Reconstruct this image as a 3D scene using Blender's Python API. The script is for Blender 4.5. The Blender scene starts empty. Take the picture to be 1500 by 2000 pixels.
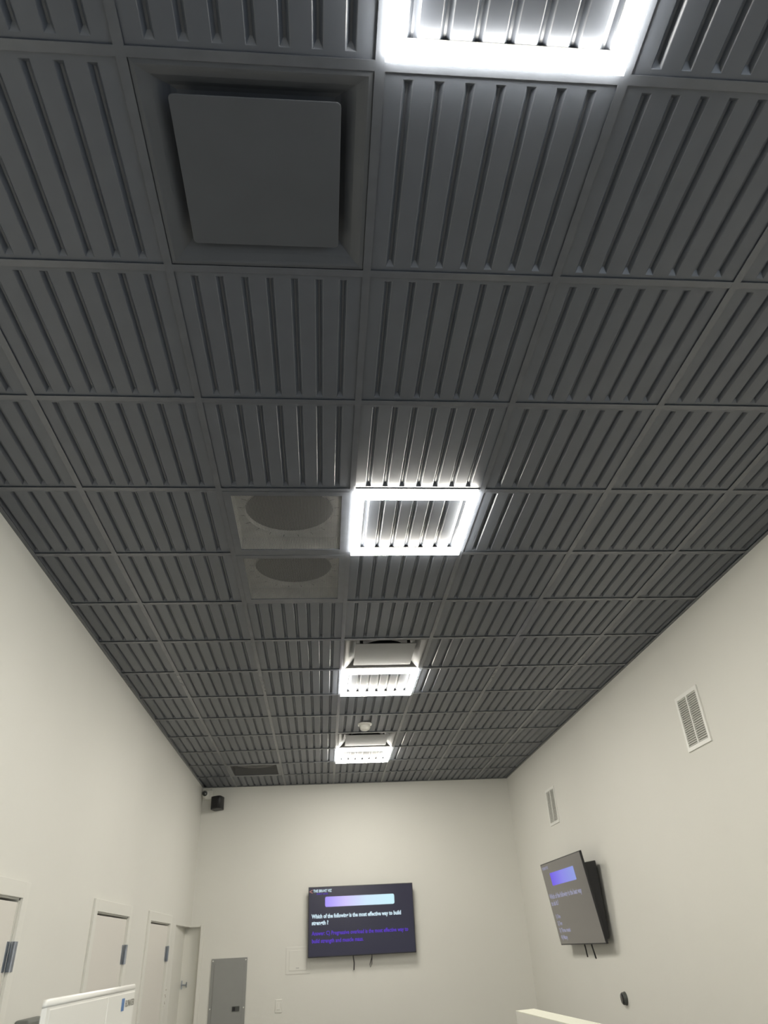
import bpy, math, random
from mathutils import Vector, Matrix
random.seed(4)
scene = bpy.context.scene
COL = scene.collection
H = 3.55            # ceiling height
T = 0.6096          # ceiling module (24 inch)
XL, XR, YB, YF = -1.635, 2.262, 8.545, -7 * 0.6096

# ------------------------------------------------------------------ camera
cam = bpy.data.cameras.new('camera')
cam.sensor_fit = 'VERTICAL'; cam.sensor_height = 24.0
cam.lens = 1355.27 * 24.0 / 2000.0
cam.clip_start = 0.02; cam.clip_end = 60
camo = bpy.data.objects.new('camera', cam); COL.objects.link(camo)
cr = Vector((0.9961887, -0.07454341, -0.04529196)); cu = Vector((-0.00139352, -0.53279373, 0.846244)); cf = Vector((0.08721318, 0.84295559, 0.53086697))
m = Matrix((cr, cu, -cf)).transposed().to_4x4()
m.translation = Vector((-0.13504723, -0.8373334, H - 1.7974431))
camo.matrix_world = m
cam.dof.use_dof = True
cam.dof.focus_distance = 2.7
cam.dof.aperture_fstop = cam.lens / 4.5
scene.camera = camo

# ------------------------------------------------------------------ world, colour, exposure
w = bpy.data.worlds.new('world'); scene.world = w; w.use_nodes = True
w.node_tree.nodes['Background'].inputs[0].default_value = (0.74, 0.86, 1.0, 1)   # overcast daylight outside the window
w.node_tree.nodes['Background'].inputs[1].default_value = 3.6
LAMP_STRENGTH = 116.0
LAMP_COLOUR = (1.0, 0.955, 0.86, 1)
vs = scene.view_settings
vs.view_transform = 'Standard'; vs.look = 'None'; vs.gamma = 1.0; vs.use_curve_mapping = False
vs.exposure = 0.0
scene.cycles.max_bounces = 10
scene.cycles.diffuse_bounces = 6
scene.cycles.transparent_max_bounces = 12

# ------------------------------------------------------------------ materials
def mat(name, col, rough=0.5, metal=0.0, spec=0.5, noise=None, bump=None, emit=None, estr=0.0):
    """principled; noise=(scale, amount) varies the colour, bump=(scale, strength) adds fine relief"""
    M = bpy.data.materials.new(name); M.use_nodes = True
    nt = M.node_tree; b = nt.nodes['Principled BSDF']
    b.inputs['Base Color'].default_value = (*col, 1)
    b.inputs['Roughness'].default_value = rough
    b.inputs['Metallic'].default_value = metal
    b.inputs['Specular IOR Level'].default_value = spec
    if noise or bump:
        tc = nt.nodes.new('ShaderNodeTexCoord')
    if noise:
        n = nt.nodes.new('ShaderNodeTexNoise'); n.inputs['Scale'].default_value = noise[0]; n.inputs['Detail'].default_value = 4
        nt.links.new(tc.outputs['Object'], n.inputs['Vector'])
        r = nt.nodes.new('ShaderNodeValToRGB')
        a = noise[1]
        r.color_ramp.elements[0].position = 0.3; r.color_ramp.elements[1].position = 0.7
        r.color_ramp.elements[0].color = (*[c * (1 - a) for c in col], 1)
        r.color_ramp.elements[1].color = (*[min(1, c * (1 + a)) for c in col], 1)
        nt.links.new(n.outputs['Fac'], r.inputs['Fac']); nt.links.new(r.outputs['Color'], b.inputs['Base Color'])
    if bump:
        n2 = nt.nodes.new('ShaderNodeTexNoise'); n2.inputs['Scale'].default_value = bump[0]; n2.inputs['Detail'].default_value = 3
        nt.links.new(tc.outputs['Object'], n2.inputs['Vector'])
        bp = nt.nodes.new('ShaderNodeBump'); bp.inputs['Strength'].default_value = bump[1]; bp.inputs['Distance'].default_value = 0.002
        nt.links.new(n2.outputs['Fac'], bp.inputs['Height']); nt.links.new(bp.outputs['Normal'], b.inputs['Normal'])
    if emit:
        b.inputs['Emission Color'].default_value = (*emit, 1); b.inputs['Emission Strength'].default_value = estr
    return M

M = {}
M['wall'] = mat('wall_paint', (0.745, 0.738, 0.69), 0.6, noise=(1.2, 0.012), bump=(260, 0.12))
M['trim'] = mat('white_trim_paint', (0.765, 0.757, 0.705), 0.4)
M['door'] = mat('door_paint', (0.74, 0.715, 0.665), 0.42)
M['floor'] = mat('grey_floor', (0.14, 0.133, 0.128), 0.5, noise=(5, 0.15), bump=(60, 0.1))
M['panel'] = mat('charcoal_vinyl', (0.077, 0.087, 0.107), 0.38, spec=0.85, noise=(9, 0.06), bump=(700, 0.10))
M['tee'] = mat('charcoal_steel', (0.082, 0.091, 0.108), 0.26, spec=1.0, noise=(14, 0.08))
M['deck'] = mat('plenum_deck', (0.05, 0.05, 0.05), 0.8, noise=(3, 0.1))
M['diff'] = mat('charcoal_diffuser_metal', (0.072, 0.078, 0.090), 0.42, spec=0.45, noise=(6, 0.05))
M['diffw'] = mat('grey_diffuser_metal', (0.15, 0.15, 0.15), 0.5, noise=(6, 0.03))
M['hole'] = mat('duct_black', (0.008, 0.008, 0.010), 0.9, noise=(20, 0.1))
M['galv'] = mat('grey_sheet_metal', (0.55, 0.55, 0.53), 0.5, metal=0.3, noise=(12, 0.15))
M['ventw'] = mat('white_vent_enamel', (0.82, 0.82, 0.78), 0.4)
M['ventd'] = mat('vent_inside', (0.50, 0.50, 0.48), 0.7)
M['white'] = mat('white_plastic', (0.80, 0.79, 0.74), 0.4)
M['disp'] = mat('white_enamel', (0.80, 0.79, 0.74), 0.3, noise=(2, 0.01))
M['steel'] = mat('brushed_steel', (0.42, 0.46, 0.52), 0.35, metal=0.9, noise=(30, 0.1))
M['black'] = mat('black_plastic', (0.012, 0.012, 0.014), 0.4)
M['blackg'] = mat('black_gloss', (0.01, 0.01, 0.012), 0.15)
M['dgrey'] = mat('dark_grey_plastic', (0.07, 0.075, 0.07), 0.5)
M['mgrey'] = mat('mid_grey_plastic', (0.16, 0.17, 0.155), 0.5)
M['epanel'] = mat('grey_panel_enamel', (0.29, 0.295, 0.285), 0.42, noise=(4, 0.03))
M['cream'] = mat('cream_laminate', (0.84, 0.84, 0.72), 0.45)
M['blue'] = mat('blue_print', (0.06, 0.17, 0.40), 0.4)
M['ink'] = mat('grey_print', (0.22, 0.21, 0.17), 0.5)
M['brownink'] = mat('brown_print', (0.30, 0.24, 0.18), 0.5)
M['lens'] = mat('camera_lens', (0.02, 0.022, 0.02), 0.25)
M['screen_a'] = mat('screen_navy', (0.012, 0.012, 0.02), 0.22, emit=(0.10, 0.095, 0.22), estr=0.12)
M['screen_b'] = mat('screen_grey', (0.03, 0.03, 0.03), 0.25, emit=(0.215, 0.195, 0.165), estr=0.45)

def emitmat(name, col, s):
    X = bpy.data.materials.new(name); X.use_nodes = True
    nt = X.node_tree; nt.nodes.clear()
    e = nt.nodes.new('ShaderNodeEmission'); e.inputs[0].default_value = (*col[:3], 1); e.inputs[1].default_value = s
    o = nt.nodes.new('ShaderNodeOutputMaterial'); nt.links.new(e.outputs[0], o.inputs[0]); return X
def gradmat(name, stops, s):
    """screen gradient along the bar's own width"""
    X = emitmat(name, (1, 1, 1), s); nt = X.node_tree
    e = [n for n in nt.nodes if n.type == 'EMISSION'][0]
    tc = nt.nodes.new('ShaderNodeTexCoord'); sp = nt.nodes.new('ShaderNodeSeparateXYZ'); r = nt.nodes.new('ShaderNodeValToRGB')
    nt.links.new(tc.outputs['Generated'], sp.inputs[0]); nt.links.new(sp.outputs['X'], r.inputs['Fac'])
    el = r.color_ramp.elements
    while len(el) < len(stops): el.new(0.5)
    for k, (p, c) in enumerate(stops): el[k].position = p; el[k].color = (*c, 1)
    nt.links.new(r.outputs['Color'], e.inputs[0]); return X
M['lamp'] = emitmat('led_diffuser', LAMP_COLOUR, LAMP_STRENGTH)
M['lamp_side'] = emitmat('led_diffuser_edge', LAMP_COLOUR, LAMP_STRENGTH * 0.45)
M['txt_w'] = emitmat('screen_text_white', (0.72, 0.90, 1.0), 0.95)
M['txt_p'] = emitmat('screen_text_violet', (0.16, 0.07, 0.80), 0.75)
M['txt_r'] = emitmat('screen_text_red', (0.6, 0.28, 0.25), 0.7)
M['txt_g'] = emitmat('screen_text_pale', (0.38, 0.38, 0.50), 0.85)
M['bar_a'] = gradmat('screen_bar_bright', [(0.0, (0.42, 0.33, 1.0)), (0.3, (0.66, 0.6, 1.0)), (0.6, (0.66, 0.84, 1.0)), (1.0, (0.62, 0.92, 1.0))], 1.0)
M['bar_b'] = gradmat('screen_bar_violet', [(0.0, (0.19, 0.13, 0.78)), (0.5, (0.28, 0.27, 0.80)), (1.0, (0.30, 0.36, 0.74))], 1.0)

# perforated sheet: real see-through holes in staggered columns
def perfmat(pitch, rad, col):
    X = mat('perforated_steel', col, 0.45, metal=0.2)
    nt = X.node_tree; b = nt.nodes['Principled BSDF']; out = nt.nodes['Material Output']
    tc = nt.nodes.new('ShaderNodeTexCoord'); sp = nt.nodes.new('ShaderNodeSeparateXYZ'); nt.links.new(tc.outputs['Object'], sp.inputs[0])
    def mth(op, a, c=None):
        n = nt.nodes.new('ShaderNodeMath'); n.operation = op
        for i, v in enumerate((a, c)):
            if v is None: continue
            if isinstance(v, (int, float)): n.inputs[i].default_value = v
            else: nt.links.new(v, n.inputs[i])
        return n.outputs[0]
    ux = mth('DIVIDE', sp.outputs['X'], pitch); iy = mth('FLOOR', ux)
    fx = mth('SUBTRACT', mth('FRACT', ux), 0.5)
    odd = mth('MULTIPLY', mth('MODULO', mth('ABSOLUTE', iy), 2.0), 0.5)
    fy = mth('SUBTRACT', mth('FRACT', mth('ADD', mth('DIVIDE', sp.outputs['Y'], pitch * 1.1), odd)), 0.5)
    fy = mth('MULTIPLY', fy, 1.1)
    d = mth('SQRT', mth('ADD', mth('MULTIPLY', fx, fx), mth('MULTIPLY', fy, fy)))
    hole = mth('LESS_THAN', d, rad)
    tr = nt.nodes.new('ShaderNodeBsdfTransparent'); mx = nt.nodes.new('ShaderNodeMixShader')
    nt.links.new(hole, mx.inputs[0]); nt.links.new(b.outputs[0], mx.inputs[1]); nt.links.new(tr.outputs[0], mx.inputs[2])
    nt.links.new(mx.outputs[0], out.inputs[0]); return X
gl = bpy.data.materials.new('window_glass'); gl.use_nodes = True; nt = gl.node_tree; nt.nodes.clear()
t_ = nt.nodes.new('ShaderNodeBsdfTransparent'); g_ = nt.nodes.new('ShaderNodeBsdfGlossy'); g_.inputs['Roughness'].default_value = 0.02
x_ = nt.nodes.new('ShaderNodeMixShader'); x_.inputs[0].default_value = 0.07; o_ = nt.nodes.new('ShaderNodeOutputMaterial')
nt.links.new(t_.outputs[0], x_.inputs[1]); nt.links.new(g_.outputs[0], x_.inputs[2]); nt.links.new(x_.outputs[0], o_.inputs[0]); M['glass'] = gl
M['perf'] = perfmat(0.0066, 0.41, (0.21, 0.21, 0.215))
M['perf_dark'] = perfmat(0.0066, 0.41, (0.045, 0.045, 0.050))

# ------------------------------------------------------------------ mesh helpers
class MB:
    def __init__(s): s.v = []; s.f = []; s.sm = set()
    def quad(s, *p, smooth=False):
        k = len(s.v); s.v += [tuple(q) for q in p]; s.f.append(tuple(range(k, k + len(p))))
        if smooth: s.sm.add(len(s.f) - 1)
        return s
    def box(s, x0, x1, y0, y1, z0, z1):
        k = len(s.v)
        s.v += [(x, y, z) for z in (z0, z1) for y in (y0, y1) for x in (x0, x1)]
        for f in ((0, 2, 3, 1), (4, 5, 7, 6), (0, 1, 5, 4), (2, 6, 7, 3), (0, 4, 6, 2), (1, 3, 7, 5)): s.f.append(tuple(k + i for i in f))
        return s
    def lathe(s, prof, c=(0, 0, 0), axis='z', n=24, capa=True, capb=True):
        """prof: (radius, height) pairs"""
        k = len(s.v); c = Vector(c)
        def P(r, h, a):
            x, y = r * math.cos(a), r * math.sin(a)
            return tuple(c + Vector({'z': (x, y, h), 'y': (x, h, y), 'x': (h, x, y)}[axis]))
        for r, h in prof:
            for i in range(n): s.v.append(P(r, h, 2 * math.pi * i / n))
        for j in range(len(prof) - 1):
            for i in range(n):
                a = k + j * n + i; b = k + j * n + (i + 1) % n
                s.f.append((a, b, b + n, a + n)); s.sm.add(len(s.f) - 1)
        if capa: s.f.append(tuple(k + i for i in range(n))[::-1])
        if capb: s.f.append(tuple(k + (len(prof) - 1) * n + i for i in range(n)))
        return s
    def tube(s, pts, r, n=8):
        k = len(s.v); pts = [Vector(p) for p in pts]
        for j, p in enumerate(pts):
            t = (pts[min(j + 1, len(pts) - 1)] - pts[max(j - 1, 0)]).normalized()
            a = t.cross(Vector((0, 0, 1)) if abs(t.z) < 0.9 else Vector((1, 0, 0))).normalized(); b = t.cross(a)
            for i in range(n):
                th = 2 * math.pi * i / n; s.v.append(tuple(p + r * (math.cos(th) * a + math.sin(th) * b)))
        for j in range(len(pts) - 1):
            for i in range(n):
                a = k + j * n + i; b = k + j * n + (i + 1) % n
                s.f.append((a, b, b + n, a + n)); s.sm.add(len(s.f) - 1)
        s.f.append(tuple(k + i for i in range(n))); s.f.append(tuple(k + (len(pts) - 1) * n + i for i in range(n)))
        return s
    def prism(s, poly, z0, z1, bev=0.0, smooth=False):
        """vertical prism over an xy polygon, top edge optionally chamfered inwards"""
        n = len(poly); c = Vector((sum(p[0] for p in poly) / n, sum(p[1] for p in poly) / n))
        rings = [[(x, y, z0) for x, y in poly]]
        if bev:
            for a in (0, 30, 60, 90):
                d = bev * (1 - math.cos(math.radians(a))); h = z1 - bev + bev * math.sin(math.radians(a))
                rings.append([(x + (c.x - x) / math.hypot(c.x - x, c.y - y) * d, y + (c.y - y) / math.hypot(c.x - x, c.y - y) * d, h) for x, y in poly])
        else: rings.append([(x, y, z1) for x, y in poly])
        k = len(s.v)
        for r in rings: s.v += r
        for j in range(len(rings) - 1):
            for i in range(n):
                a = k + j * n + i; b = k + j * n + (i + 1) % n
                s.f.append((a, b, b + n, a + n))
                if smooth: s.sm.add(len(s.f) - 1)
        s.f.append(tuple(k + i for i in range(n))[::-1]); s.f.append(tuple(k + (len(rings) - 1) * n + i for i in range(n)))
        return s
    def mesh(s, name, m):
        me = bpy.data.meshes.new(name); me.from_pydata(s.v, [], s.f); me.materials.append(m)
        for i in s.sm: me.polygons[i].use_smooth = True
        me.update(); return me
    def build(s, name, m, parent=None, loc=None, bevel=0, seg=2):
        o = bpy.data.objects.new(name, s.mesh(name, m)); COL.objects.link(o)
        if parent is not None: o.parent = parent
        if loc is not None: o.location = loc
        if bevel:
            b = o.modifiers.new('bevel', 'BEVEL'); b.width = bevel; b.segments = seg; b.limit_method = 'ANGLE'
        return o
def link(name, me, parent=None, loc=(0, 0, 0)):
    o = bpy.data.objects.new(name, me); COL.objects.link(o); o.location = loc
    if parent is not None: o.parent = parent
    return o
def empty(name, loc=(0, 0, 0), rot=(0, 0, 0)):
    o = bpy.data.objects.new(name, None); COL.objects.link(o); o.location = loc; o.rotation_euler = rot; o.empty_display_size = 0.1; return o
def tag(o, label, cat, group=None):
    o['label'] = label; o['category'] = cat
    if group: o['group'] = group
    return o
def structure(o, label=None):
    o['kind'] = 'structure'
    if label: o['label'] = label
    return o
def text_mesh(name, body, size, m, parent, loc, rot, bold=0.0, width=None, align='LEFT'):
    cu_ = bpy.data.curves.new(name, 'FONT'); cu_.body = body; cu_.size = size; cu_.offset = bold; cu_.align_x = align
    cu_.resolution_u = 2; cu_.extrude = 0.0002
    t = bpy.data.objects.new(name + '_curve', cu_); COL.objects.link(t)
    dg = bpy.context.evaluated_depsgraph_get(); dg.update()
    me = bpy.data.meshes.new_from_object(t.evaluated_get(dg)); bpy.data.objects.remove(t); bpy.data.curves.remove(cu_)
    me.materials.clear(); me.materials.append(m)
    o = bpy.data.objects.new(name, me); COL.objects.link(o); o.parent = parent; o.location = loc; o.rotation_euler = rot
    if width:
        xs = [v.co.x for v in me.vertices]
        k = width / (max(xs) - min(xs))
        for v in me.vertices: v.co.x *= k
    return o
def rrect(x0, x1, y0, y1, r, n=5):
    pts = []
    for cx, cy, a0 in ((x1 - r, y1 - r, 0), (x0 + r, y1 - r, 90), (x0 + r, y0 + r, 180), (x1 - r, y0 + r, 270)):
        for i in range(n + 1):
            a = math.radians(a0 + 90 * i / n); pts.append((cx + r * math.cos(a), cy + r * math.sin(a)))
    return pts

# ------------------------------------------------------------------ room shell
WT = 0.14
DT = H - 1.505         # door head height
D1, D2, D3 = (2.31, 3.235), (4.585, 5.50), (6.28, 7.205)
OP = 7.60              # near edge of the open corner doorway
b = MB().box(XL - 0.6, XR + WT, YF - WT, 9.3, -0.15, 0)
structure(b.build('floor', M['floor']), 'grey floor of the room')
b = MB()
edges = [YF] + [e for d in (D1, D2, D3) for e in d] + [OP]
for i in range(0, len(edges), 2): b.box(XL - WT, XL, edges[i], edges[i + 1], 0, DT)
b.box(XL - WT, XL, YF, YB, DT, H + 0.5)
b.box(XL - WT - 0.03, XL - WT, YF, OP, 0, DT + 0.05)  # unseen backing slab, added to keep outside daylight out of the door gaps
structure(b.build('wall_left', M['wall']), 'off-white painted wall with doors on the left')
WY0, WY1, WZ0, WZ1 = -3.5, -1.35, 0.1, 2.75
b = MB().box(XR, XR + WT, YF - WT, WY0, 0, H + 0.5).box(XR, XR + WT, WY1, YB + WT, 0, H + 0.5).box(XR, XR + WT, WY0, WY1, 0, WZ0).box(XR, XR + WT, WY0, WY1, WZ1, H + 0.5)
structure(b.build('wall_right', M['wall']), 'off-white painted wall on the right')
b = MB().box(-1.515, XR, YB, YB + WT, 0, DT).box(XL - WT, XR, YB, YB + WT, DT, H + 0.5)
structure(b.build('wall_back', M['wall']), 'off-white far wall carrying the television')
b = MB().box(XL - WT, XR, YF - WT, YF, 0, H + 0.5)
structure(b.build('wall_front', M['wall']), 'off-white wall behind the viewer')

# glazed shopfront window behind the viewer, the source of the cool daylight
e = empty('window_1', (XR + 0.06, 0, 0)); structure(e, 'daylight window in the right wall behind the viewer')
f = 0.05
MB().box(-0.03, 0.03, WY0, WY0 + f, WZ0, WZ1).box(-0.03, 0.03, WY1 - f, WY1, WZ0, WZ1).box(-0.03, 0.03, WY0 + f, WY1 - f, WZ0, WZ0 + f).box(-0.03, 0.03, WY0 + f, WY1 - f, WZ1 - f, WZ1).build('window_frame', M['black'], e)
ym = (WY0 + WY1) / 2
MB().box(-0.03, 0.03, ym - f / 2, ym + f / 2, WZ0 + f, WZ1 - f).build('mullion', M['black'], e)
for y0_, y1_ in ((WY0 + f, ym - f / 2), (ym + f / 2, WY1 - f)): MB().quad((0, y0_, WZ0 + f), (0, y1_, WZ0 + f), (0, y1_, WZ1 - f), (0, y0_, WZ1 - f)).build('pane', M['glass'], e)
pl = bpy.data.lights.new('window_portal', 'AREA'); pl.shape = 'RECTANGLE'; pl.size = WZ1 - WZ0; pl.size_y = WY1 - WY0; pl.cycles.is_portal = True
po = bpy.data.objects.new('window_portal', pl); COL.objects.link(po); po.location = (XR + WT + 0.01, ym, (WZ0 + WZ1) / 2); po.rotation_euler = (0, math.radians(90), 0)

# ------------------------------------------------------------------ ceiling: deck, grid and ribbed panels
deck = MB().box(XL - WT, XR + WT, YF - WT, YB + WT, H + 0.5, H + 0.6).build('ceiling', M['deck'])
structure(deck, 'dark suspended ceiling of ribbed panels in a square grid')
ROW0, ROW1 = -7, 14
FW = 0.0125
def panel_mb(mb, x0, x1, xref, sgn, ox=0, oy=0):
    """ribbed panel between grid lines x0..x1, one module deep; grooves measured from xref in direction sgn. z=0 is the tee's underside"""
    g = 0.004; zf = 0.0052
    bx0, bx1, by0, by1 = x0 + g, x1 - g, g, T - g
    def q(*p): mb.quad(*[(x + ox, y + oy, z) for x, y, z in p])
    hw, ch, bt, dep, es = 0.0135, 0.0016, 0.0032, 0.0150, 0.0150
    cs = sorted(xref + sgn * T * (0.1175 + 0.1275 * k) for k in range(7))
    cs = [c for c in cs if c - hw > bx0 + 0.002 and c + hw < bx1 - 0.002]
    gy0, gy1 = 0.030, T - 0.026
    xs = bx0
    for c in cs:
        q((xs, by0, zf), (c - hw, by0, zf), (c - hw, by1, zf), (xs, by1, zf))
        q((c - hw, by0, zf), (c + hw, by0, zf), (c + hw, gy0, zf), (c - hw, gy0, zf))
        q((c - hw, gy1, zf), (c + hw, gy1, zf), (c + hw, by1, zf), (c - hw, by1, zf))
        r0 = [(c - hw, gy0, zf), (c + hw, gy0, zf), (c + hw, gy1, zf), (c - hw, gy1, zf)]
        i1 = hw - ch * 1.1
        r1 = [(c - i1, gy0 + ch, zf + ch * 0.8), (c + i1, gy0 + ch, zf + ch * 0.8), (c + i1, gy1 - ch, zf + ch * 0.8), (c - i1, gy1 - ch, zf + ch * 0.8)]
        r2 = [(c - bt, gy0 + es, zf + dep), (c + bt, gy0 + es, zf + dep), (c + bt, gy1 - es, zf + dep), (c - bt, gy1 - es, zf + dep)]
        for A, B in ((r0, r1), (r1, r2)):
            for i in range(4):
                j = (i + 1) % 4; q(A[i], A[j], B[j], B[i])
        q(*r2); xs = c + hw
    q((xs, by0, zf), (bx1, by0, zf), (bx1, by1, zf), (xs, by1, zf))
    return mb
full_me = panel_mb(MB(), 0, T, 0, 1).mesh('ceiling_panel', M['panel'])
xl_w = (-2 * T) - (XL + 0.004); xr_w = (XR - 0.004) - 3 * T
left_me = panel_mb(MB(), T - xl_w, T, T, -1).mesh('ceiling_panel', M['panel'])
right_me = panel_mb(MB(), 0, xr_w, 0, 1).mesh('ceiling_panel', M['panel'])
LIGHTS = [(0, -1), (0, 3), (0, 7), (0, 11), (0, -5)]
DIFFS = [(-1, 0), (0, 6), (0, 10)]
GRILLES = [(-1, 3), (-1, 4), (-2, 12)]
special = set(DIFFS) | set(GRILLES) | set(LIGHTS)
rear = MB()
for r in range(ROW0, ROW1):
    for c in range(-3, 4):
        if (c, r) in special: continue
        if r < -2:
            if c == -3: panel_mb(rear, T - xl_w, T, T, -1, c * T, r * T)
            elif c == 3: panel_mb(rear, 0, xr_w, 0, 1, c * T, r * T)
            else: panel_mb(rear, 0, T, 0, 1, c * T, r * T)
            continue
        me = left_me if c == -3 else right_me if c == 3 else full_me
        link('ceiling_panel', me, deck, (c * T, r * T, H))
ro = rear.build('ceiling_panel_field', M['panel'], deck, (0, 0, H)); ro['kind'] = 'stuff'
# grid: main runners along the room, cross tees between them
run_me = MB().box(-FW, FW, YF, YB, 0, 0.0010).box(-0.0015, 0.0015, YF, YB, 0.0010, 0.035).mesh('main_runner', M['tee'])
for i in range(-2, 4): link('main_runner', run_me, deck, (i * T, 0, H))
def tee_me(x0, x1):
    return MB().box(x0, x1, -FW, FW, 0.0002, 0.0012).box(x0, x1, -0.0015, 0.0015, 0.0012, 0.035).mesh('cross_tee', M['tee'])
tf, tl, tr_ = tee_me(FW, T - FW), tee_me(T - xl_w, T - FW), tee_me(FW, xr_w)
for r in range(-2, ROW1):
    for c in range(-3, 4):
        link('cross_tee', tl if c == -3 else tr_ if c == 3 else tf, deck, (c * T, r * T, H))
rear = MB()
for r in range(ROW0 + 1, -2): rear.box(XL, XR, r * T - FW, r * T + FW, 0.0004, 0.0018)
ro = rear.build('cross_tee_field', M['tee'], deck, (0, 0, H)); ro['kind'] = 'stuff'
# wall angle mouldings
def angle(n, x0, x1, y0, y1): structure(MB().box(x0, x1, y0, y1, H - 0.001, H + 0.0015).build('trim_%d' % n, M['tee']), 'dark wall angle along the ceiling edge')
angle(1, XL, XL + 0.022, YF, YB); angle(2, XR - 0.022, XR, YF, YB); angle(3, XL + 0.022, XR - 0.022, YB - 0.022, YB)

# ------------------------------------------------------------------ LED ring lights
def ring_mesh():
    o, i = T / 2 - 0.013, T / 2 - 0.013 - 0.043; z0, z1 = -0.020, -0.0015
    mb = MB()
    O = [(-o, -o), (o, -o), (o, o), (-o, o)]; I = [(-i, -i), (i, -i), (i, i), (-i, i)]
    for k in range(4):
        j = (k + 1) % 4
        mb.quad((*O[k], z0), (*I[k], z0), (*I[j], z0), (*O[j], z0))
        mb.quad((*O[k], z1), (*O[k], z0), (*O[j], z0), (*O[j], z1))
        mb.quad((*I[k], z0), (*I[k], z1), (*I[j], z1), (*I[j], z0))
    me = mb.mesh('light_ring', M['lamp']); me.materials.append(M['lamp_side'])
    for k, p in enumerate(me.polygons): p.material_index = 0 if k % 3 == 0 else 1
    return me
def ring_back_mesh():
    o, i = T / 2 - 0.013, T / 2 - 0.013 - 0.043; z0, z1 = -0.0015, 0.0052
    mb = MB(); mb.box(-o, o, -o, -i, z0, z1).box(-o, o, i, o, z0, z1).box(-o, -i, -i, i, z0, z1).box(i, o, -i, i, z0, z1)
    return mb.mesh('ring_housing', M['white'])
ring_me, back_me = ring_mesh(), ring_back_mesh()
lpanel_me = panel_mb(MB(), 0, T, 0, 1, -T / 2, -T / 2).mesh('ribbed_panel', M['panel'])
LL = ['largest glowing square ring light, cut off by the top edge of the photo',
      'glowing square ring light beside the two perforated return air grilles',
      'glowing square ring light just behind the larger of the two grey air diffusers',
      'farthest and smallest glowing square ring light, behind the smoke detector',
      'glowing square ring light overhead behind the viewer, outside the picture']
for (c, r), lab in zip(LIGHTS, LL):
    e = empty('ring_light', ((c + 0.5) * T, (r + 0.5) * T, H)); tag(e, lab, 'ceiling light', 'square ring lights in the ceiling')
    link('light_ring', ring_me, e, (-0.002, -0.006, 0)); link('ring_housing', back_me, e, (-0.002, -0.006, 0)); link('ribbed_panel', lpanel_me, e)

# ------------------------------------------------------------------ air diffusers
def diffuser(c, r, label, pm, depth=0.052):
    e = empty('air_diffuser', ((c + 0.5) * T, (r + 0.5) * T, H)); tag(e, label, 'air diffuser', 'plaque air diffusers in the ceiling')
    o = T / 2 - FW - 0.001
    prof = [(o, 0.003), (o - 0.012, 0.001), (o - 0.020, 0.004), (o - 0.040, 0.014), (o - 0.062, 0.031), (o - 0.078, depth * 0.88), (o - 0.092, depth)]
    mb = MB()
    for (a, za), (d, zd) in zip(prof, prof[1:]):
        A = [(-a, -a), (a, -a), (a, a), (-a, a)]; D = [(-d, -d), (d, -d), (d, d), (-d, d)]
        for k in range(4):
            j = (k + 1) % 4; mb.quad((*A[k], za), (*A[j], za), (*D[j], zd), (*D[k], zd))
    # flat back with a round neck opening
    i = prof[-1][0]; n = 40; R = 0.155; k0 = len(mb.v)
    sq, ci = [], []
    for k in range(n):
        a = 2 * math.pi * k / n; cx, cy = math.cos(a), math.sin(a); s_ = i / max(abs(cx), abs(cy))
        sq.append((cx * s_, cy * s_, depth)); ci.append((cx * R, cy * R, depth))
    for k in range(n):
        j = (k + 1) % n; mb.quad(sq[k], sq[j], ci[j], ci[k])
    mb.build('pan', pm, e)
    MB().lathe([(R, depth), (R, depth + 0.18), (0.001, depth + 0.18)], capa=False, capb=False).build('neck', M['hole'], e)
    h = 0.35 * T
    MB().prism(rrect(-h, h, -h, h, 0.012), 0.0, 0.004).build('plaque', pm, e, (0, 0, 0.001), bevel=0.0012)
    for sx in (-1, 1):
        for sy in (-1, 1):
            MB().box(-0.011, 0.011, -0.002, 0.002, 0.004, depth).build('strut', M['hole'], e, (sx * 0.168, sy * 0.150, 0))
    return e
diffuser(-1, 0, 'large charcoal square plaque air diffuser nearest the viewer', M['diff'])
diffuser(0, 6, 'grey plaque air diffuser beside the third ring light, with a dark neck showing', M['diffw'])
diffuser(0, 10, 'small grey plaque air diffuser between the smoke detector and the farthest ring light', M['diffw'])

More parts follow.
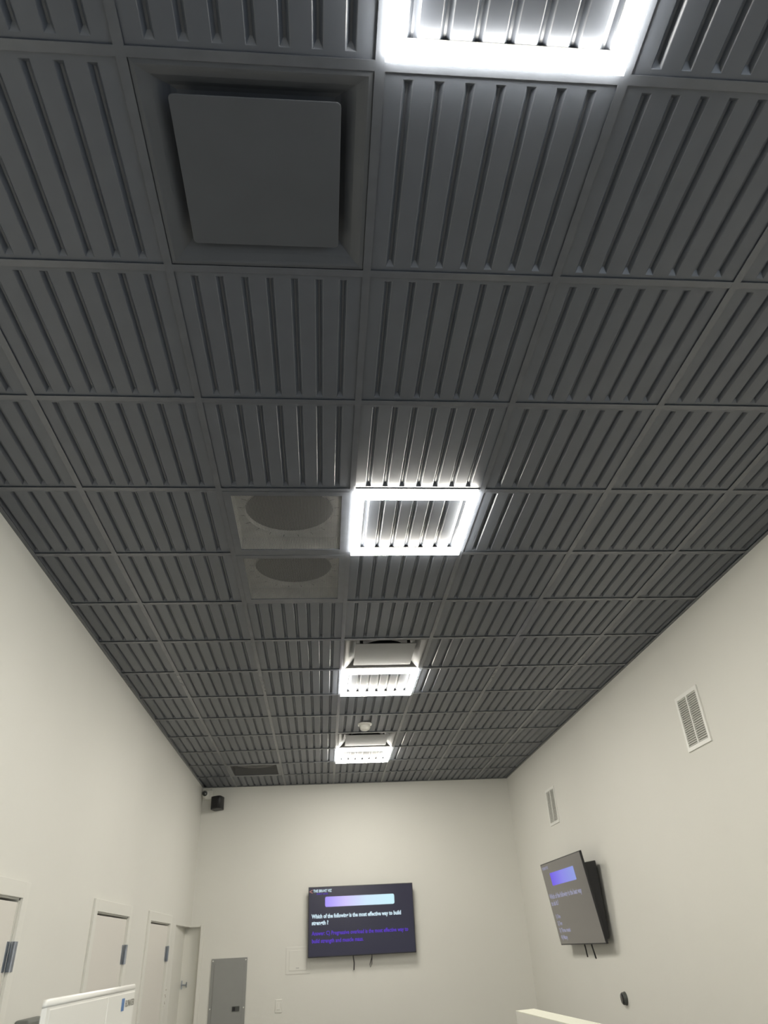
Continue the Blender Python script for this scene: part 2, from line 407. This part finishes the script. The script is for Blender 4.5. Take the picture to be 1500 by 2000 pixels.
# ------------------------------------------------------------------ perforated return grilles
def grille(c, r, label, perf='perf', inside='galv'):
    e = empty('return_grille', ((c + 0.5) * T, (r + 0.5) * T, H)); tag(e, label, 'air grille', 'perforated return grilles in the ceiling')
    o = T / 2 - FW - 0.001; i = T / 2 - 0.048
    MB().box(-o, o, -o, -i, -0.001, 0.004).box(-o, o, i, o, -0.001, 0.004).box(-o, -i, -i, i, -0.001, 0.004).box(i, o, -i, i, -0.001, 0.004).build('frame', M['tee'], e)
    MB().quad((-i, -i, 0.003), (-i, i, 0.003), (i, i, 0.003), (i, -i, 0.003)).build('perforated_sheet', M[perf], e)
    z = 0.075; n = 48; R = 0.222
    mb = MB()
    for A, Bp in (((-i, -i), (i, -i)), ((i, -i), (i, i)), ((i, i), (-i, i)), ((-i, i), (-i, -i))):
        mb.quad((*A, 0.004), (*Bp, 0.004), (*Bp, z), (*A, z))
    sq, ci = [], []
    for k in range(n):
        a = 2 * math.pi * k / n; cx, cy = math.cos(a), math.sin(a); s_ = i / max(abs(cx), abs(cy))
        sq.append((cx * s_, cy * s_, z)); ci.append((cx * R, cy * R, z))
    for k in range(n):
        j = (k + 1) % n; mb.quad(sq[k], sq[j], ci[j], ci[k])
    mb.build('plenum_box', M[inside], e)
    MB().lathe([(R, z - 0.004), (R - 0.002, z - 0.004), (R - 0.002, z + 0.02)], n=n, capa=False, capb=False).build('duct_collar', M['galv'], e)
    MB().lathe([(R - 0.002, z + 0.02), (R - 0.002, z + 0.30), (0.001, z + 0.30)], n=n, capa=False, capb=False).build('duct', M['dgrey'], e)
    slit = MB().box(R + 0.004, R + 0.030, -0.0012, 0.0012, z - 0.0006, z - 0.0002).mesh('tab_slit', M['hole'])
    for k in range(20):
        s_ = link('tab_slit', slit, e); s_.rotation_euler = (0, 0, 2 * math.pi * (k + 0.5) / 20)
grille(-1, 3, 'perforated return air grille directly beside the second ring light, fine stripes over a round duct')
grille(-1, 4, 'perforated return air grille one panel farther, round duct opening behind it')
grille(-2, 12, 'dark flat return air grille near the far left corner, above the black speaker', 'perf_dark', 'dgrey')

# ------------------------------------------------------------------ smoke detector
e = empty('smoke_detector', (0.258, 5.755, H - 0.004)); tag(e, 'round white smoke detector on the ceiling before the farthest ring light', 'smoke detector')
MB().lathe([(0.062, 0), (0.068, -0.006), (0.066, -0.014), (0.052, -0.018)]).build('base', M['white'], e)
MB().lathe([(0.050, -0.016), (0.049, -0.040), (0.042, -0.056), (0.028, -0.064), (0.0, -0.066)], capb=False).build('sensor_head', M['white'], e)
MB().lathe([(0.0505, -0.026), (0.0505, -0.032)], capa=False, capb=False).build('vent_slot', M['ventw'], e)

# ------------------------------------------------------------------ doors on the left wall
def door(n, y0, y1, label):
    e = empty('door_%d' % n, (XL, 0, 0)); structure(e, label)
    cw, ct = 0.068, 0.016
    MB().box(0, ct, y0 - cw, y0 + 0.004, 0, DT + cw).box(0, ct, y1 - 0.004, y1 + cw, 0, DT + cw).box(0, ct, y0 + 0.004, y1 - 0.004, DT - 0.004, DT + cw).build('casing', M['trim'], e, bevel=0.002)
    MB().box(-WT, 0, y0, y0 + 0.012, 0, DT).box(-WT, 0, y1 - 0.012, y1, 0, DT).box(-WT, 0, y0, y1, DT - 0.012, DT).build('jamb', M['trim'], e)
    leaf = MB().box(-0.046, -0.004, y0 + 0.0125, y1 - 0.0125, 0.01, DT - 0.022).build('leaf', M['door'], e)
    leaf['label'] = 'flat pale door leaf'
    for z in (DT - 0.25, 1.02, 0.22):
        hg = MB().box(-0.004, -0.002, y1 - 0.045, y1 - 0.013, z - 0.062, z + 0.062).box(0.0165, 0.0185, y1 + 0.001, y1 + 0.036, z - 0.062, z + 0.062).build('hinge', M['steel'], e)
        MB().tube([(0.012, y1 - 0.008, z - 0.062), (0.012, y1 - 0.008, z + 0.062)], 0.011, 12).build('hinge_barrel', M['steel'], hg)
    hb = MB().lathe([(0.030, -0.004), (0.030, 0.005)], (0, y0 + 0.075, 0.98), 'x').build('handle_rose', M['steel'], e)
    MB().tube([(0.003, y0 + 0.075, 0.98), (0.045, y0 + 0.075, 0.98), (0.050, y0 + 0.09, 0.98), (0.050, y0 + 0.19, 0.98)], 0.009).build('lever', M['steel'], hb)
door(1, *D1, 'pale door cut off by the left edge of the photo')
door(2, *D2, 'pale door directly above the white water dispenser')
door(3, *D3, 'pale narrow-looking door next to the open corner doorway')
# open corner doorway with a recess behind it
V = (-1.712, 8.62)
e = empty('door_4', (0, 0, 0)); structure(e, 'open doorway in the far left corner')
MB().box(-1.520, -1.482, YB - 0.016, YB, 0, DT + 0.02).build('casing', M['trim'], e, bevel=0.002)
MB().box(-1.527, -1.515, YB, V[1], 0, DT).build('jamb', M['trim'], e)
lf = MB().box(V[0], -1.515, V[1], V[1] + 0.04, 0.0, DT).build('leaf', M['trim'], e); lf['label'] = 'white inner door leaf with a double hook'
hk = MB().box(-1.700, -1.688, V[1] - 0.006, V[1], 1.46, 1.54).build('hook_plate', M['steel'], lf)
MB().tube([(-1.694, V[1] - 0.006, 1.50), (-1.68, V[1] - 0.02, 1.50), (-1.640, V[1] - 0.02, 1.50)], 0.006).tube([(-1.640, V[1] - 0.02, 1.475), (-1.640, V[1] - 0.02, 1.525)], 0.006).build('hook', M['steel'], lf)
mb = MB().prism([(XL - 0.012, OP), (V[0], V[1]), (V[0] - 0.05, V[1] + 0.05), (XL - WT, OP)][::-1], 0, DT)
structure(mb.build('wall_recess', M['trim']), 'white side wall inside the corner doorway')
# room sign beside the third door
e = tag(empty('door_sign', (XL + 0.002, 7.345, H - 2.11)), 'small pale wall sign with brown marks between the third door and the corner doorway', 'sign')
MB().box(-0.001, 0.003, -0.05, 0.05, -0.085, 0.085).build('plate', M['trim'], e)
for k, (dy, dz) in enumerate(((0.02, 0.062), (0.0, 0.022), (0.022, 0.008), (-0.012, -0.032), (0.012, -0.045), (-0.02, -0.068))):
    MB().box(0.003, 0.0036, dy - 0.012, dy + 0.012, dz - 0.006, dz + 0.006).build('mark', M['brownink'], e)
# dark wall unit cut by the bottom edge
e = tag(empty('wall_dispenser', (XL, 3.62, H - 2.02)), 'dark grey wall unit at the bottom edge, just left of the white water dispenser', 'wall dispenser')
MB().box(0.0, 0.07, -0.14, 0.15, -0.32, 0).build('body', M['mgrey'], e, bevel=0.012)
MB().box(0.07, 0.076, -0.10, 0.11, -0.26, -0.05).build('cover', M['dgrey'], e, bevel=0.002)

# ------------------------------------------------------------------ electrical panel, switch, wall box
e = tag(empty('electrical_panel', (-1.175, YB, 0)), 'grey metal electrical panel set in the far wall beside the corner doorway', 'electrical panel')
pw, pz = 0.197, H - 1.822
MB().box(-pw, pw, -0.012, 0, pz - 0.95, pz).build('trim_plate', M['epanel'], e, bevel=0.003)
MB().box(-pw + 0.034, pw - 0.034, -0.018, -0.012, pz - 0.90, pz - 0.045).build('panel_door', M['epanel'], e, bevel=0.002)
MB().box(pw - 0.062, pw - 0.050, -0.0195, -0.018, pz - 0.90, pz - 0.05).build('door_seam', M['epanel'], e)
lt = MB().box(0.058, 0.138, -0.024, -0.018, pz - 0.492, pz - 0.446).build('latch', M['dgrey'], e)
MB().box(0.064, 0.094, -0.027, -0.024, pz - 0.486, pz - 0.452).build('latch_tab', M['black'], lt)
for sx in (-1, 1):
    for dz in (0.022, 0.46):
        MB().lathe([(0.007, 0), (0.006, -0.003)], (sx * (pw - 0.016), -0.012, pz - dz), 'y', 10).build('screw', M['ventw'], e)
e = tag(empty('light_switch', (-0.616, YB, H - 2.29)), 'small white light switch plate low on the far wall', 'light switch')
MB().box(-0.038, 0.038, -0.007, 0, -0.060, 0.060).build('plate', M['trim'], e, bevel=0.003)
MB().box(-0.017, 0.017, -0.011, -0.007, -0.033, 0.033).build('rocker', M['white'], e, bevel=0.002)
e = tag(empty('wall_box', (-0.412, YB, H - 1.878)), 'square white cover box on the wall at the lower left of the far television', 'wall box')
MB().box(-0.136, 0.136, -0.005, 0, -0.130, 0.130).build('frame', M['wall'], e, bevel=0.002)
MB().box(-0.100, 0.100, -0.008, -0.002, -0.098, 0.098).build('cover', M['wall'], e, bevel=0.003)
MB().box(-0.022, 0.012, -0.0095, -0.008, -0.078, -0.068).build('finger_slot', M['ventd'], e)

# ------------------------------------------------------------------ televisions (local: x right, y out of the screen is -y, z up)
def television(name, loc, rotz, tilt, label, wall_d):
    e = empty(name, loc); tag(e, label, 'television')
    e.rotation_euler = (tilt, 0, rotz)
    w_, h_ = 0.613, 0.351
    return e, w_, h_
# far wall
e, w_, h_ = television('television', (0.3125, 8.445, H - 1.512), 0, 0, 'large flat television straight ahead on the far wall, dark screen with white and violet text', 0.1)
MB().box(-w_, w_, 0.0, 0.022, -h_, h_).build('bezel', M['black'], e, bevel=0.003)
MB().box(-w_ + 0.18, w_ - 0.18, 0.022, 0.06, -h_ + 0.04, h_ - 0.2).build('rear_housing', M['black'], e, bevel=0.01)
MB().box(-0.2, 0.2, 0.06, 0.099, -0.16, 0.1).build('wall_mount', M['black'], e)
sc_ = MB().box(-w_ + 0.008, w_ - 0.008, -0.0012, 0.0, -h_ + 0.010, h_ - 0.008).build('screen', M['screen_a'], e)
def bar(parent, x0, x1, z0, z1, r, m, y=-0.0022):
    mb = MB().prism(rrect(x0, x1, z0, z1, r), 0, 0.0008)
    o = mb.build('title_bar', m, parent); o.rotation_euler = (math.radians(90), 0, 0); o.location = (0, y + 0.0006, 0); return o
SX = lambda x: x - 0.3125
SZ = lambda z: z + 1.512
bar(sc_, SX(-0.107), SX(0.702), SZ(-1.371), SZ(-1.267), 0.018, M['bar_a'])
R90 = (math.radians(90), 0, 0)
text_mesh('headline', 'THE BRI-NT VIZ', 0.040, M['txt_w'], sc_, (SX(-0.244), -0.002, SZ(-1.218)), R90, 0.0012, 0.215)
text_mesh('subtitle', 'DAILY QUIZ', 0.020, M['txt_p'], sc_, (SX(-0.205), -0.002, SZ(-1.242)), R90, 0.0004, 0.13)
text_mesh('back_arrow', '<', 0.075, M['txt_r'], sc_, (SX(-0.292), -0.002, SZ(-1.235)), R90, 0.0006)
text_mesh('question_line', 'Which of the following is the most effective way to build', 0.056, M['txt_w'], sc_, (SX(-0.260), -0.002, SZ(-1.480)), R90, 0.0022, 1.035)
text_mesh('question_line', 'strength ?', 0.056, M['txt_w'], sc_, (SX(-0.260), -0.002, SZ(-1.545)), R90, 0.0022, 0.19)
text_mesh('answer_line', 'Answer: C) Progressive overload is the most effective way to', 0.056, M['txt_p'], sc_, (SX(-0.258), -0.002, SZ(-1.648)), R90, 0.0010, 1.105)
text_mesh('answer_line', 'build strength and muscle mass.', 0.056, M['txt_p'], sc_, (SX(-0.258), -0.002, SZ(-1.722)), R90, 0.0010, 0.585)
MB().tube([(SX(0.208), 0.05, -0.30), (SX(0.211), 0.048, -0.36), (SX(0.220), 0.045, -0.42), (SX(0.216), 0.05, -0.485)], 0.006).build('cable', M['black'], e)
MB().tube([(SX(0.425), 0.05, -0.30), (SX(0.422), 0.048, -0.37), (SX(0.396), 0.045, -0.44), (SX(0.402), 0.045, -0.468), (SX(0.418), 0.05, -0.44), (SX(0.424), 0.06, -0.36)], 0.004).build('cable', M['black'], e)
# right wall, leaning forward
e = empty('television', (2.122, 6.30, H - 1.509)); tag(e, 'tilted television on the right wall, pale grey screen with a violet bar', 'television')
# local x runs from far to near (towards -Y), local -y faces the room (-X), z up
ax = Vector((0.012, -1, 0)).normalized(); az0 = Vector((0, 0, 1)); an = Vector((-1, -0.012, 0)).normalized()
tl_ = math.radians(7.6); up = (math.cos(tl_) * az0 + math.sin(tl_) * an).normalized(); out = ax.cross(up).normalized()
mm = Matrix((ax, -out, up)).transposed().to_4x4(); mm.translation = e.location; e.matrix_world = mm
if mm.to_3x3().determinant() < 0: print('MIRRORED TV')
MB().box(-w_, w_, 0.0, 0.020, -h_, h_).build('bezel', M['black'], e, bevel=0.003)
mb = MB()
hx0, hx1, hz0, hz1 = -0.45, w_ - 0.02, -h_ + 0.03, 0.255      # housing whose back stands parallel to the wall
hy = lambda z: (0.093 + 0.132 * z) / 0.991
k = [(x, y, z) for z in (hz0, hz1) for y in (0.020, hy(z)) for x in (hx0, hx1)]
mb.v += k; mb.f += [(0, 2, 3, 1), (4, 5, 7, 6), (0, 1, 5, 4), (2, 6, 7, 3), (0, 4, 6, 2), (1, 3, 7, 5)]
mb.build('rear_housing', M['black'], e, bevel=0.008)
sc_ = MB().box(-w_ + 0.008, w_ - 0.008, -0.0012, 0.0, -h_ + 0.010, h_ - 0.008).build('screen', M['screen_b'], e)
bar(sc_, -0.37, 0.35, 0.145, 0.255, 0.010, M['bar_b'])
text_mesh('headline', 'THE BRI-NT VIZ', 0.036, M['txt_g'], sc_, (-0.575, -0.002, 0.295), R90, 0.0006, 0.20)
text_mesh('question_text', 'Which of the following is the best way\nto do it ?', 0.058, M['txt_g'], sc_, (-0.565, -0.002, 0.040), R90, 0.0018, 0.96)
for k, (s_, wd) in enumerate((('1) One', 0.13), ('2) Two', 0.14), ('3) Three meals', 0.33), ('4) Many', 0.19))):
    text_mesh('answer_line', s_, 0.048, M['txt_g'], sc_, (-0.535, -0.002, -0.128 - 0.058 * k), R90, 0.0010, wd)
MB().tube([(-0.02, 0.03, -h_ + 0.05), (-0.02, 0.030, -h_ - 0.03), (-0.015, 0.025, -h_ - 0.10)], 0.0065).build('cable', M['black'], e)
MB().tube([(0.16, 0.03, -h_ + 0.05), (0.165, 0.030, -h_ - 0.03), (0.195, 0.025, -h_ - 0.11)], 0.0065).build('cable', M['black'], e)
mt = MB().box(0.034, 0.080, 6.05, 6.55, H - 1.62, H - 1.38).build('wall_mount', M['black']); mt.location = (XR - 0.0805, 0, 0)
mt.parent = e; mt.matrix_parent_inverse = mm.inverted()

# ------------------------------------------------------------------ wall vents on the right wall
slat_me = MB().quad((0, -0.062, 0.005), (0, 0.062, 0.005), (-0.010, 0.062, -0.005), (-0.010, -0.062, -0.005)).quad((0.001, -0.062, 0.004), (-0.009, -0.062, -0.006), (-0.009, 0.062, -0.006), (0.001, 0.062, 0.004)).mesh('louvre', M['ventw'])
def vent(yc, zc, label):
    e = tag(empty('wall_vent', (XR, yc, zc)), label, 'wall vent', 'louvred vents on the right wall')
    wy, wz, f = 0.155, 0.176, 0.024
    MB().box(-0.010, 0, -wy, -wy + f, -wz, wz).box(-0.010, 0, wy - f, wy, -wz, wz).box(-0.010, 0, -wy + f, wy - f, wz - f, wz).box(-0.010, 0, -wy + f, wy - f, -wz, -wz + f).build('frame', M['ventw'], e)
    MB().box(-0.011, 0, -0.006, 0.006, -wz + f, wz - f).build('centre_bar', M['ventw'], e)
    MB().quad((-0.0008, -wy + f, -wz + f), (-0.0008, -wy + f, wz - f), (-0.0008, wy - f, wz - f), (-0.0008, wy - f, -wz + f)).build('backing', M['ventd'], e)
    n = 22
    for s_ in (-1, 1):
        for k in range(n):
            link('louvre', slat_me, e, (-0.001, s_ * 0.0685, -wz + f + 0.007 + k * (2 * wz - 2 * f - 0.014) / (n - 1)))
vent(3.531, H - 0.632, 'larger white two-column louvred vent, nearer one high on the right wall')
vent(6.797, H - 0.625, 'smaller white louvred vent farther along the right wall, above the tilted television')

# ------------------------------------------------------------------ thermostat
e = tag(empty('thermostat', (XR, 5.718, H - 2.228)), 'small round black thermostat low on the right wall', 'thermostat')
MB().lathe([(0.046, 0), (0.046, -0.006), (0.042, -0.012), (0.042, -0.024), (0.038, -0.029)], (0, 0, 0), 'x', 32).build('body', M['dgrey'], e)
MB().lathe([(0.038, -0.029), (0.036, -0.031), (0.0, -0.0315)], (0, 0, 0), 'x', 32, capb=False).build('dial_face', M['blackg'], e)

# ------------------------------------------------------------------ corner camera and speaker
e = tag(empty('security_camera', (-1.566, YB, H - 0.085)), 'white security camera with a dark round lens in the far left ceiling corner', 'camera')
MB().box(-0.066, 0.066, -0.045, 0, -0.058, 0.052).build('mount', M['white'], e, bevel=0.012)
pr = [(0.050 * math.cos(math.radians(a)), 0.050 * math.sin(math.radians(a))) for a in range(-88, 89, 11)]
MB().lathe(pr, (0, 0, 0), 'z', 24).build('ball', M['white'], e, (-0.018, -0.066, 0.0))
lz = MB().lathe([(0.031, 0.0), (0.031, 0.012), (0.026, 0.014), (0.0, 0.012)], (0, 0, 0), 'z', 20, capb=False).build('lens', M['lens'], e, (-0.026, -0.104, 0.002))
lz.rotation_euler = Vector((0.1, -1, -0.15)).to_track_quat('Z', 'Y').to_euler()
e = tag(empty('wall_speaker', (-1.425, YB, H - 0.205)), 'black wall speaker on the far wall below the corner camera', 'speaker')
a_ = math.radians(8)
poly = rrect(-0.066, 0.066, -0.070, 0.060, 0.030)
sb = MB().prism(poly, -0.074, 0.074, 0.006, True).build('cabinet', M['black'], e, (0, -0.112, 0)); sb.rotation_euler = (math.radians(-4), math.radians(-3), math.radians(-22))
gr = MB().box(-0.036, 0.036, -0.004, 0.0, -0.062, 0.062).build('grille', M['black'], sb, (0, -0.069, 0), bevel=0.002)
MB().box(-0.02, 0.02, -0.05, 0, -0.03, 0.03).build('bracket', M['black'], e)
MB().tube([(-0.098, -0.006, 0.195), (-0.108, -0.008, 0.14), (-0.100, -0.01, 0.08), (-0.06, -0.03, 0.04), (-0.02, -0.05, 0.02)], 0.003).build('cable', M['ventw'], e)

# ------------------------------------------------------------------ white water dispenser (foreground, bottom left)
FX, Y0, Y1 = -0.605, 0.655, 1.335
ZT = H - 1.8465
e = tag(empty('water_dispenser', (0, 0, 0)), 'white rounded water dispenser at the bottom left, blue stripe and FLOWATER lettering', 'water dispenser')
plan = [(FX, Y1 - 0.012), (FX - 0.012, Y1), (FX - 0.150, Y1), (FX - 0.170, Y1 - 0.012)] + [(FX - 0.010, Y0 + 0.012), (FX - 0.007, Y0), (FX, Y0 + 0.006)]
def slope_top(o, z_from, drop):
    """the top falls away towards the back of the unit"""
    for v in o.data.vertices:
        if v.co.z > z_from: v.co.z -= drop * (FX - v.co.x)
bo = MB().prism(plan, 0.0, ZT - 0.012).build('body', M['disp'], e); slope_top(bo, 1.0, 0.22)
tc_ = MB().prism(plan, ZT - 0.0115, ZT, 0.008, True).build('top_cap', M['disp'], e); slope_top(tc_, 1.0, 0.22)
MB().box(FX - 0.001, FX + 0.0012, Y0 + 0.02, 1.062, 0.03, ZT - 0.016).build('side_panel', M['disp'], e, bevel=0.0008)
MB().box(FX - 0.001, FX + 0.0012, 1.067, Y1 - 0.02, 0.03, ZT - 0.016).build('front_panel', M['disp'], e, bevel=0.0008)
MB().box(FX + 0.0010, FX + 0.0018, 1.192, 1.207, H - 1.8965, H - 1.8720).box(FX + 0.0010, FX + 0.0018, 1.210, 1.217, H - 1.8965, H - 1.8720).build('blue_stripe', M['blue'], e)
text_mesh('lettering', 'FLOWATER', 0.019, M['ink'], e, (FX + 0.0016, 1.228, H - 1.890), (math.radians(90), 0, math.radians(90)), 0.0001, 0.088)

# ------------------------------------------------------------------ white half-height partition (bottom right)
zt = H - 2.13
e = tag(empty('partition', (0.94, 3.86, 0)), 'white half-height partition at the bottom edge, right of centre, with a cream top', 'partition')
poly = [(0.0, 0.0), (0.118, 0.055), (0.118 + 0.0476 * 2.755, -2.7), (0.0476 * 2.7, -2.7)]
MB().prism(poly, 0, zt - 0.004).build('body', M['trim'], e)
MB().prism(poly, zt - 0.004, zt, 0).build('cap', M['cream'], e)
